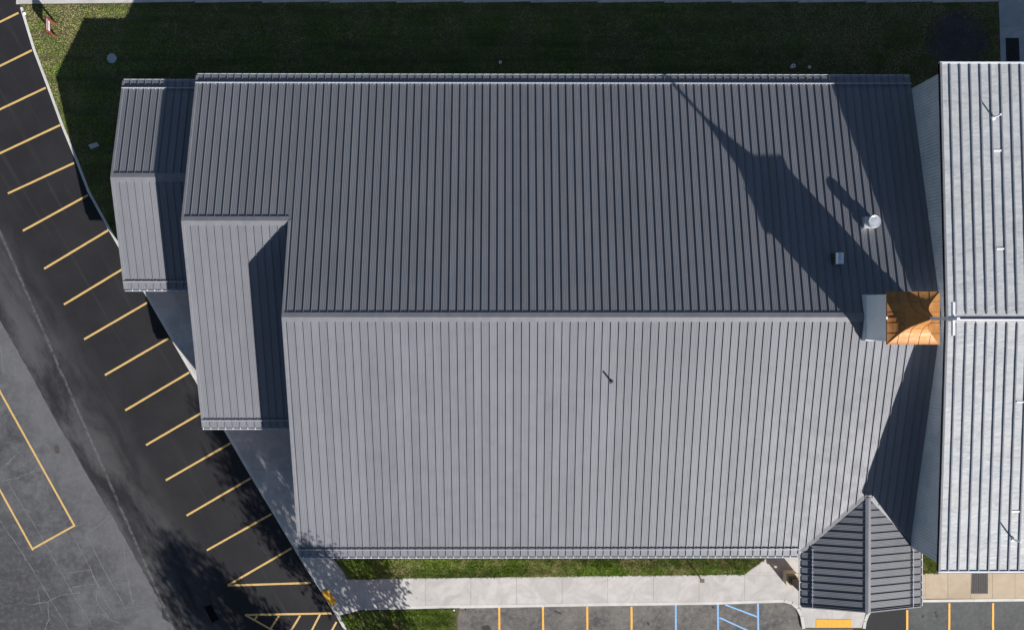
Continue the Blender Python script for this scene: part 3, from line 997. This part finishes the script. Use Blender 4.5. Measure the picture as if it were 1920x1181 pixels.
# ribbed siding on the west wall
mb = MB()
yy = -14.69
prof = []
while yy < 13.78:
    prof += [(yy, 0), (yy + .165, 0), (yy + .170, -.035), (yy + .195, -.035)]
    yy += .2
V = []
for y, d in prof:
    y = min(y, 13.79)
    V.append((Xw - .015 - d, y, .05)); 
for y, d in prof:
    y = min(y, 13.79)
    V.append((Xw - .015 - d, y, zT(y) - .15))
k = len(prof)
mb.add(V, [(i, k + i, k + i + 1, i + 1) for i in range(k - 1)])
tag(mb.build('siding', M['siding'], TB), kind='stuff')
for s, ye in ((1, YtN), (-1, YtS)):
    q = [(Xt, Ytr, ztr), (XT1, Ytr, ztr), (XT1, ye, zT(ye)), (Xt, ye, zT(ye))]
    deck(TB, q, th=.15, mat=M['batten'])
    v = Vector((0, s, -pt)).normalized(); n = Vector((0, s * pt, 1)).normalized()
    L = abs(ye - Ytr) * math.sqrt(1 + pt * pt)
    X0 = Xt + .14
    first_rib = 25.53
    xs_ = [X0] + [first_rib + .585 * k for k in range(53)] 
    for i, (a, b) in enumerate(zip(xs_[:-1], xs_[1:])):
        w = b - a
        mbp = MB()
        g = 26
        # slightly rippled sheet between the battens
        row = []
        nx = 5
        for j in range(g + 1):
            for m_ in range(nx + 1):
                d = .16 + (L - .22) * j / g
                e = 0 if m_ in (0, nx) else rnd.uniform(-.004, .006)
                row.append(Vector((w * m_ / nx, 0, 0)) + v * d + n * (.014 + e))
        fs = []
        for j in range(g):
            for m_ in range(nx):
                a0 = j * (nx + 1) + m_
                fs.append((a0, a0 + 1, a0 + nx + 2, a0 + nx + 1) if s < 0 else (a0, a0 + nx + 1, a0 + nx + 2, a0 + 1))
        mbp.add(row, fs)
        org = Vector((a, Ytr, ztr))
        pn = link('roof_sheet', mbp.mesh('roof_sheet', M['pan'], True), TB, org)
        WL[pn.name] = Vector((0, 0, 0))
        # batten cap standing on the joint, tapered at its upper end
        bt = MB()
        c0 = v * (.22 + .02) ; c1 = v * (L - .06)
        bt.beam(c0 + v * .1, c1, .075, .07, n, .01)
        bt.beam(c0, c0 + v * .1, .055, .05, n, .01)
        if i: link('batten', bt.mesh('batten', M['batten']), TB, org)
    # eave trim
    MB().beam((Xt, ye + s * .02, zT(ye)), (XT1, ye + s * .02, zT(ye)), .10, .17, (0, 0, 1), -.10).build('eave_trim', M['gutter'], TB)
    MB().beam((Xt + .055, Ytr, ztr), (Xt + .055, ye, zT(ye)), .11, .24, n, -.15).build('rake_trim', M['trim'], TB)
mb = MB()
mb.beam((Xt + .3, Ytr - .06, ztr), (XT1, Ytr - .06, ztr), .08, .09, (0, -.3, 1), .0)
mb.build('ridge_cap', M['white'], TB)
def lap(px, py):
    c = at(px, py, 9.0 - .3)
    MB().beam((c.x - .27, c.y, zT(c.y)), (c.x + .27, c.y, zT(c.y)), .09, .05, (0, 0, 1), .0).build('lap_seam', M['white'], TB)
for q in ((1874, 282), (1874, 467), (1912, 753), (1908, 960)): lap(*q)
def tpipe(px, py, h, lean):
    c = at(px, py, zT(6) + .02)
    z = zT(c.y)
    MB().tube((c.x, c.y, z - .05), (c.x + lean[0], c.y + lean[1], z + h), .05, None, 10).lathe((c.x, c.y, z), [(.17, 0), (.08, .12)], 12).build('vent_pipe', M['white'], TB)
tpipe(1867, 219, .62, (.1, .05))
tpipe(1905, 1013, .75, (.02, .02))

# --- steeple
ST = empty('steeple', (21.907, -.395, zr), 'white clad steeple with concave copper spire on the church ridge', 'steeple')
tx, ty = 21.907, -.395
MB().box(tx - 1.27, tx + 1.27, ty - 1.27, ty + 1.27, 7.6, 11.38).build('tower_wall', M['tower'], ST)
fl = MB()
fl.box(tx - 1.33, tx + 1.33, ty - 1.33, ty + 1.33, 7.7, zr + .22)
fl.build('base_flashing', M['siding'], ST)
mb = MB()
for y in (ty,):
    mb.box(tx - 1.283, tx - 1.271, y - .012, y + .012, zr + .2, 11.38)
for y in (ty - 1.22, ty + 1.22):
    mb.box(tx - 1.30, tx - 1.271, y - .055, y + .055, zr + .2, 11.38)
mb.build('corner_board', M['tower'], ST)
TW, TZ = 1.428, 11.418
MB().box(tx - TW, tx + TW, ty - TW, ty + TW, TZ - .12, TZ - .003).build('fascia', M['copper'], ST)
SP = [(1.428, 0), (1.33, .02), (1.20, .06), (1.0, .14), (.80, .25), (.62, .40), (.46, .66), (.33, 1.0), (.21, 1.4), (.13, 1.64), (.07, 1.84)]
spire = MB()
for (w0, z0), (w1, z1) in zip(SP[:-1], SP[1:]):
    w0 -= .012; w1 -= .012
    c0 = [(tx + a * w0, ty + b * w0, TZ + z0 - .004) for a, b in ((-1, -1), (1, -1), (1, 1), (-1, 1))]
    c1 = [(tx + a * w1, ty + b * w1, TZ + z1 - .004) for a, b in ((-1, -1), (1, -1), (1, 1), (-1, 1))]
    for i in range(4): spire.quad(c0[i], c0[(i + 1) % 4], c1[(i + 1) % 4], c1[i])
spo = spire.build('spire', M['copper'], ST)
for face in range(4):
    o_ = Vector(((0, -1), (1, 0), (0, 1), (-1, 0))[face]).to_3d()
    t_ = Vector((-o_.y, o_.x, 0))
    cuts = [-1.5, -.86, -.287, .287, .86, 1.5]
    for j in range(5):
        mb = MB()
        rows = []
        for w, z in SP:
            l, r = max(-w, cuts[j]), min(w, cuts[j + 1])
            if l > r: l = r = max(-w, min(w, (cuts[j] if cuts[j] > 0 else cuts[j + 1])))
            rows.append((w, z, l, r))
        for (w0, z0, l0, r0), (w1, z1, l1, r1) in zip(rows[:-1], rows[1:]):
            if r0 - l0 < 1e-5: continue
            q = [Vector((tx, ty, TZ + z)) + o_ * w + t_ * s for w, z, s in ((w0, z0, l0), (w0, z0, r0), (w1, z1, r1), (w1, z1, l1))]
            if r1 - l1 < 1e-5: mb.add(q[:3], ((0, 1, 2),))
            else: mb.quad(*q)
            if j and abs(cuts[j]) < w0:
                w1c = max(w1, abs(cuts[j])); tt = (w0 - w1c) / max(1e-6, w0 - w1); z1c = z0 + (z1 - z0) * tt
                a = Vector((tx, ty, TZ + z0)) + o_ * w0 + t_ * cuts[j]
                b = Vector((tx, ty, TZ + z1c)) + o_ * w1c + t_ * cuts[j]
                if (b - a).length > .01: mb.beam(a, b, .022, .022, o_ + Vector((0, 0, .6)))
        mb.build('copper_panel', M['copper'], spo)
hip = MB()
for a, b in ((-1, -1), (1, -1), (1, 1), (-1, 1)):
    for (w0, z0), (w1, z1) in zip(SP[:-1], SP[1:]):
        hip.beam((tx + a * w0, ty + b * w0, TZ + z0), (tx + a * w1, ty + b * w1, TZ + z1), .03, .018, (a, b, 1.4))
hip.build('hip_roll', M['copper'], spo)
lc = MB()
for (w0, z0), (w1, z1) in zip(SP[:-1], SP[1:]):
    lc.beam((tx - w0 - .012, ty - .01, TZ + z0 + .012), (tx - w1 - .012, ty - .01, TZ + z1 + .012), .05, .03, (-1, 0, .6))
lc.build('lightning_conductor', M['copper'], ST)
MB().box(tx - TW - .07, tx - TW + .01, ty - .07, ty + .07, TZ - .05, TZ + .05).build('conductor_clip', M['white'], ST)
cr = MB().box(tx - .075, tx + .075, ty - .075, ty + .075, TZ + 1.62, 15.74).build('cross', M['crossm'], ST)
MB().box(tx - .06, tx + .06, ty + .076, ty + .82, 15.20, 15.36).build('arm', M['crossm'], cr)
MB().box(tx - .06, tx + .06, ty - .82, ty - .076, 15.20, 15.36).build('arm', M['crossm'], cr)

# ------------------------------------------------------------------ small things
# estate sign on the corner lawn
b0, b1 = at(107, 47, KZ), at(107, 70.5, KZ)
S_ = empty('yard_sign', (b0 + b1) / 2, 'dark red two post yard sign with white lettering on the corner lawn', 'sign')
for b in (b0, b1): MB().box(b.x - .05, b.x + .05, b.y - .05, b.y + .05, KZ - .1, KZ + 1.3).build('post', M['redpost'], S_)
brd = MB().box(b0.x - .035, b0.x + .035, b1.y - .12, b0.y + .12, KZ + .82, KZ + 1.34)
brd = brd.build('board', M['red'], S_)
tag(MB().box(b0.x + .036, b0.x + .040, b1.y - .06, b0.y + .08, KZ + 1.23, KZ + 1.28).build('lettering', M['white'], brd), 'white line across the red board')
let = MB()
y = b1.y - .02
for w in (.07, .05, .08, .06, .07, .05, .07, .06):
    let.box(b0.x + .036, b0.x + .040, y, y + w, KZ + .92, KZ + 1.12)
    y += w + .035
tag(let.build('lettering', M['white'], brd), 'row of blurred white letters')
# manhole, valve box and clean-outs in the north lawn
c = at(210, 110, KZ)
mh = MB().lathe((c.x, c.y, KZ - .02), [(.33, 0), (.33, .055), (.31, .06), (.02, .062)], 28).build('manhole_cover', M['greyc'])
tag(mh, 'round concrete manhole cover in the shaded corner lawn', 'manhole')
MB().lathe((c.x, c.y, KZ + .041), [(.27, 0), (.255, .004), (.25, 0)], 28).build('rim', M['greyc'], mh)
vb = MB().prism(P2([(166, 272), (182, 267), (187, 274), (171, 280)], KZ), KZ - .02, KZ + .05).build('valve_box_lid', M['greyc'])
tag(vb, 'small rectangular grey utility box lid in the lawn beside the annex', 'utility lid')
def cleanout(px, py, h, r, label, lean=(0, 0)):
    c = at(px, py, KZ)
    mb = MB()
    n = 18
    mb.tube((c.x, c.y, KZ - .05), (c.x + lean[0], c.y + lean[1], KZ + h), r, r, n, False)
    o = mb.build('cleanout_pipe', M['white'])
    tag(o, label, 'pipe')
    MB().lathe((c.x + lean[0], c.y + lean[1], KZ + h - .03), [(r * 1.18, 0), (r * 1.18, .035), (r * .45, .035), (r * .4, .02)], n).build('cap', M['white'], o)
    MB().lathe((c.x + lean[0], c.y + lean[1], KZ + h), [(r * .5, .006), (.001, .008)], 10).build('plug', M['dark'], o)
cleanout(938, 118, .10, .09, 'single white ring capped clean-out pipe in the middle of the north lawn')
cleanout(1484, 127, .40, .115, 'tall white pipe standing in the north lawn, taller of the close pair')
cleanout(1517, 127, .10, .09, 'short white capped pipe, lower of the close pair in the north lawn')
c = at(46, 26, KZ)
st_ = MB().lathe((c.x, c.y, KZ - .03), [(.10, 0), (.10, .1), (.07, .13), (.01, .14)], 12).build('marker_cap', M['white'])
tag(st_, 'little pale marker cap beside the kerb near the yard sign', 'marker')
# slim post lights by the walk
def post_light(px, py, h, hw, label, mat):
    c = at(px, py, KZ)
    o = empty('post_light', c, label, 'light')
    MB().tube((c.x, c.y, KZ), (c.x, c.y, KZ + h), .035, .03, 10).build('pole', mat, o)
    MB().box(c.x - hw, c.x + hw, c.y - hw * .8, c.y + hw * .8, KZ + h, KZ + h + .07).build('head', mat, o)
    MB().lathe((c.x, c.y, KZ), [(.09, 0), (.09, .015), (.04, .03)], 12).build('base_plate', mat, o)
post_light(1302, 1068, 2.15, .14, 'slim dark post light with square head between the grass strip and walk', M['brown'])
post_light(1446, 1054, .85, .09, 'short pale post near the porch column and the grass tip', M['beige'])
c = at(851, 1143, KZ)
sp_ = MB().lathe((c.x, c.y, KZ - .02), [(.06, 0), (.06, .06), (.03, .09), (.01, .095)], 10).build('sprinkler_cap', M['white'])
tag(sp_, 'tiny white cap where the dappled grass meets the worn car park', 'marker')

# ------------------------------------------------------------------ trees south of the picture, whose shade falls into it
def tree(base, h, r, z0, seed, label, nclump=170, nleaf=95):
    g = np.random.default_rng(seed)
    b = Vector(base)
    t = empty('broadleaf_tree', b, label, 'tree', 'shade trees south of the church')
    tr = MB()
    top = b + Vector((0, 0, h * .8))
    pr = b.copy(); rr = .24
    for i in range(1, 7):
        q = b.lerp(top, i / 6) + Vector((g.normal(0, .12), g.normal(0, .12), 0))
        tr.tube(pr, q, rr, rr * .8, 9, False); pr = q; rr *= .8
    cl = []
    for i in range(nclump):
        u = g.normal(size=3); u /= np.linalg.norm(u)
        q = u * g.uniform(.3, 1) ** .45
        zc = (z0 + h) / 2; hz = (h - z0) / 2
        taper = 1 - .35 * max(0, q[2])
        cl.append(Vector((b.x + q[0] * r * taper, b.y + q[1] * r * taper, b.z + zc + q[2] * hz)))
    for c in cl[::6]:
        s = b + Vector((0, 0, max(z0 * .7, (c.z - b.z) * .62)))
        tr.tube(s, c, .06, .02, 5, False)
    tr.build('trunk', M['bark'], t)
    C = np.array([tuple(c) for c in cl])
    P = np.repeat(C, nleaf, 0) + g.normal(0, .36, (len(C) * nleaf, 3))
    n = len(P)
    a = g.normal(size=(n, 3)); a /= np.linalg.norm(a, axis=1)[:, None]
    c2 = np.cross(a, g.normal(size=(n, 3))); c2 /= np.linalg.norm(c2, axis=1)[:, None]
    s = g.uniform(.07, .14, n)[:, None]
    V = np.stack([P - a * s, P + c2 * s * .6, P + a * s, P - c2 * s * .6], 1).reshape(-1, 3)
    me = bpy.data.meshes.new('crown')
    me.vertices.add(4 * n); me.loops.add(4 * n); me.polygons.add(n)
    me.vertices.foreach_set('co', V.reshape(-1))
    me.loops.foreach_set('vertex_index', np.arange(4 * n))
    me.polygons.foreach_set('loop_start', np.arange(0, 4 * n, 4))
    me.update(calc_edges=True)
    me.materials.append(M['leaf'])
    link('crown', me, t)
def shade_tree(cc, along_top, h, r, z0, seed, label, **k):
    al = along_top - h / math.tan(EL)
    ca, sa = math.cos(AZ), math.sin(AZ)
    tree((cc * sa - al * ca, cc * ca + al * sa, KZ), h, r, z0, seed, label, **k)
tl = sheet('tree_island', [(-13, -42), (-2, -42), (-2, -24), (-5, -22.5), (-13, -30)], KZ + .005, M['soil'])
shade_tree(-19.9, 7.6, 13.0, 3.0, 2.6, 11, 'leafy broadleaf tree on the grass nearer the church')
shade_tree(-28.5, 2.6, 12.0, 3.0, 2.6, 12, 'leafy broadleaf tree on the grass farther from the church')
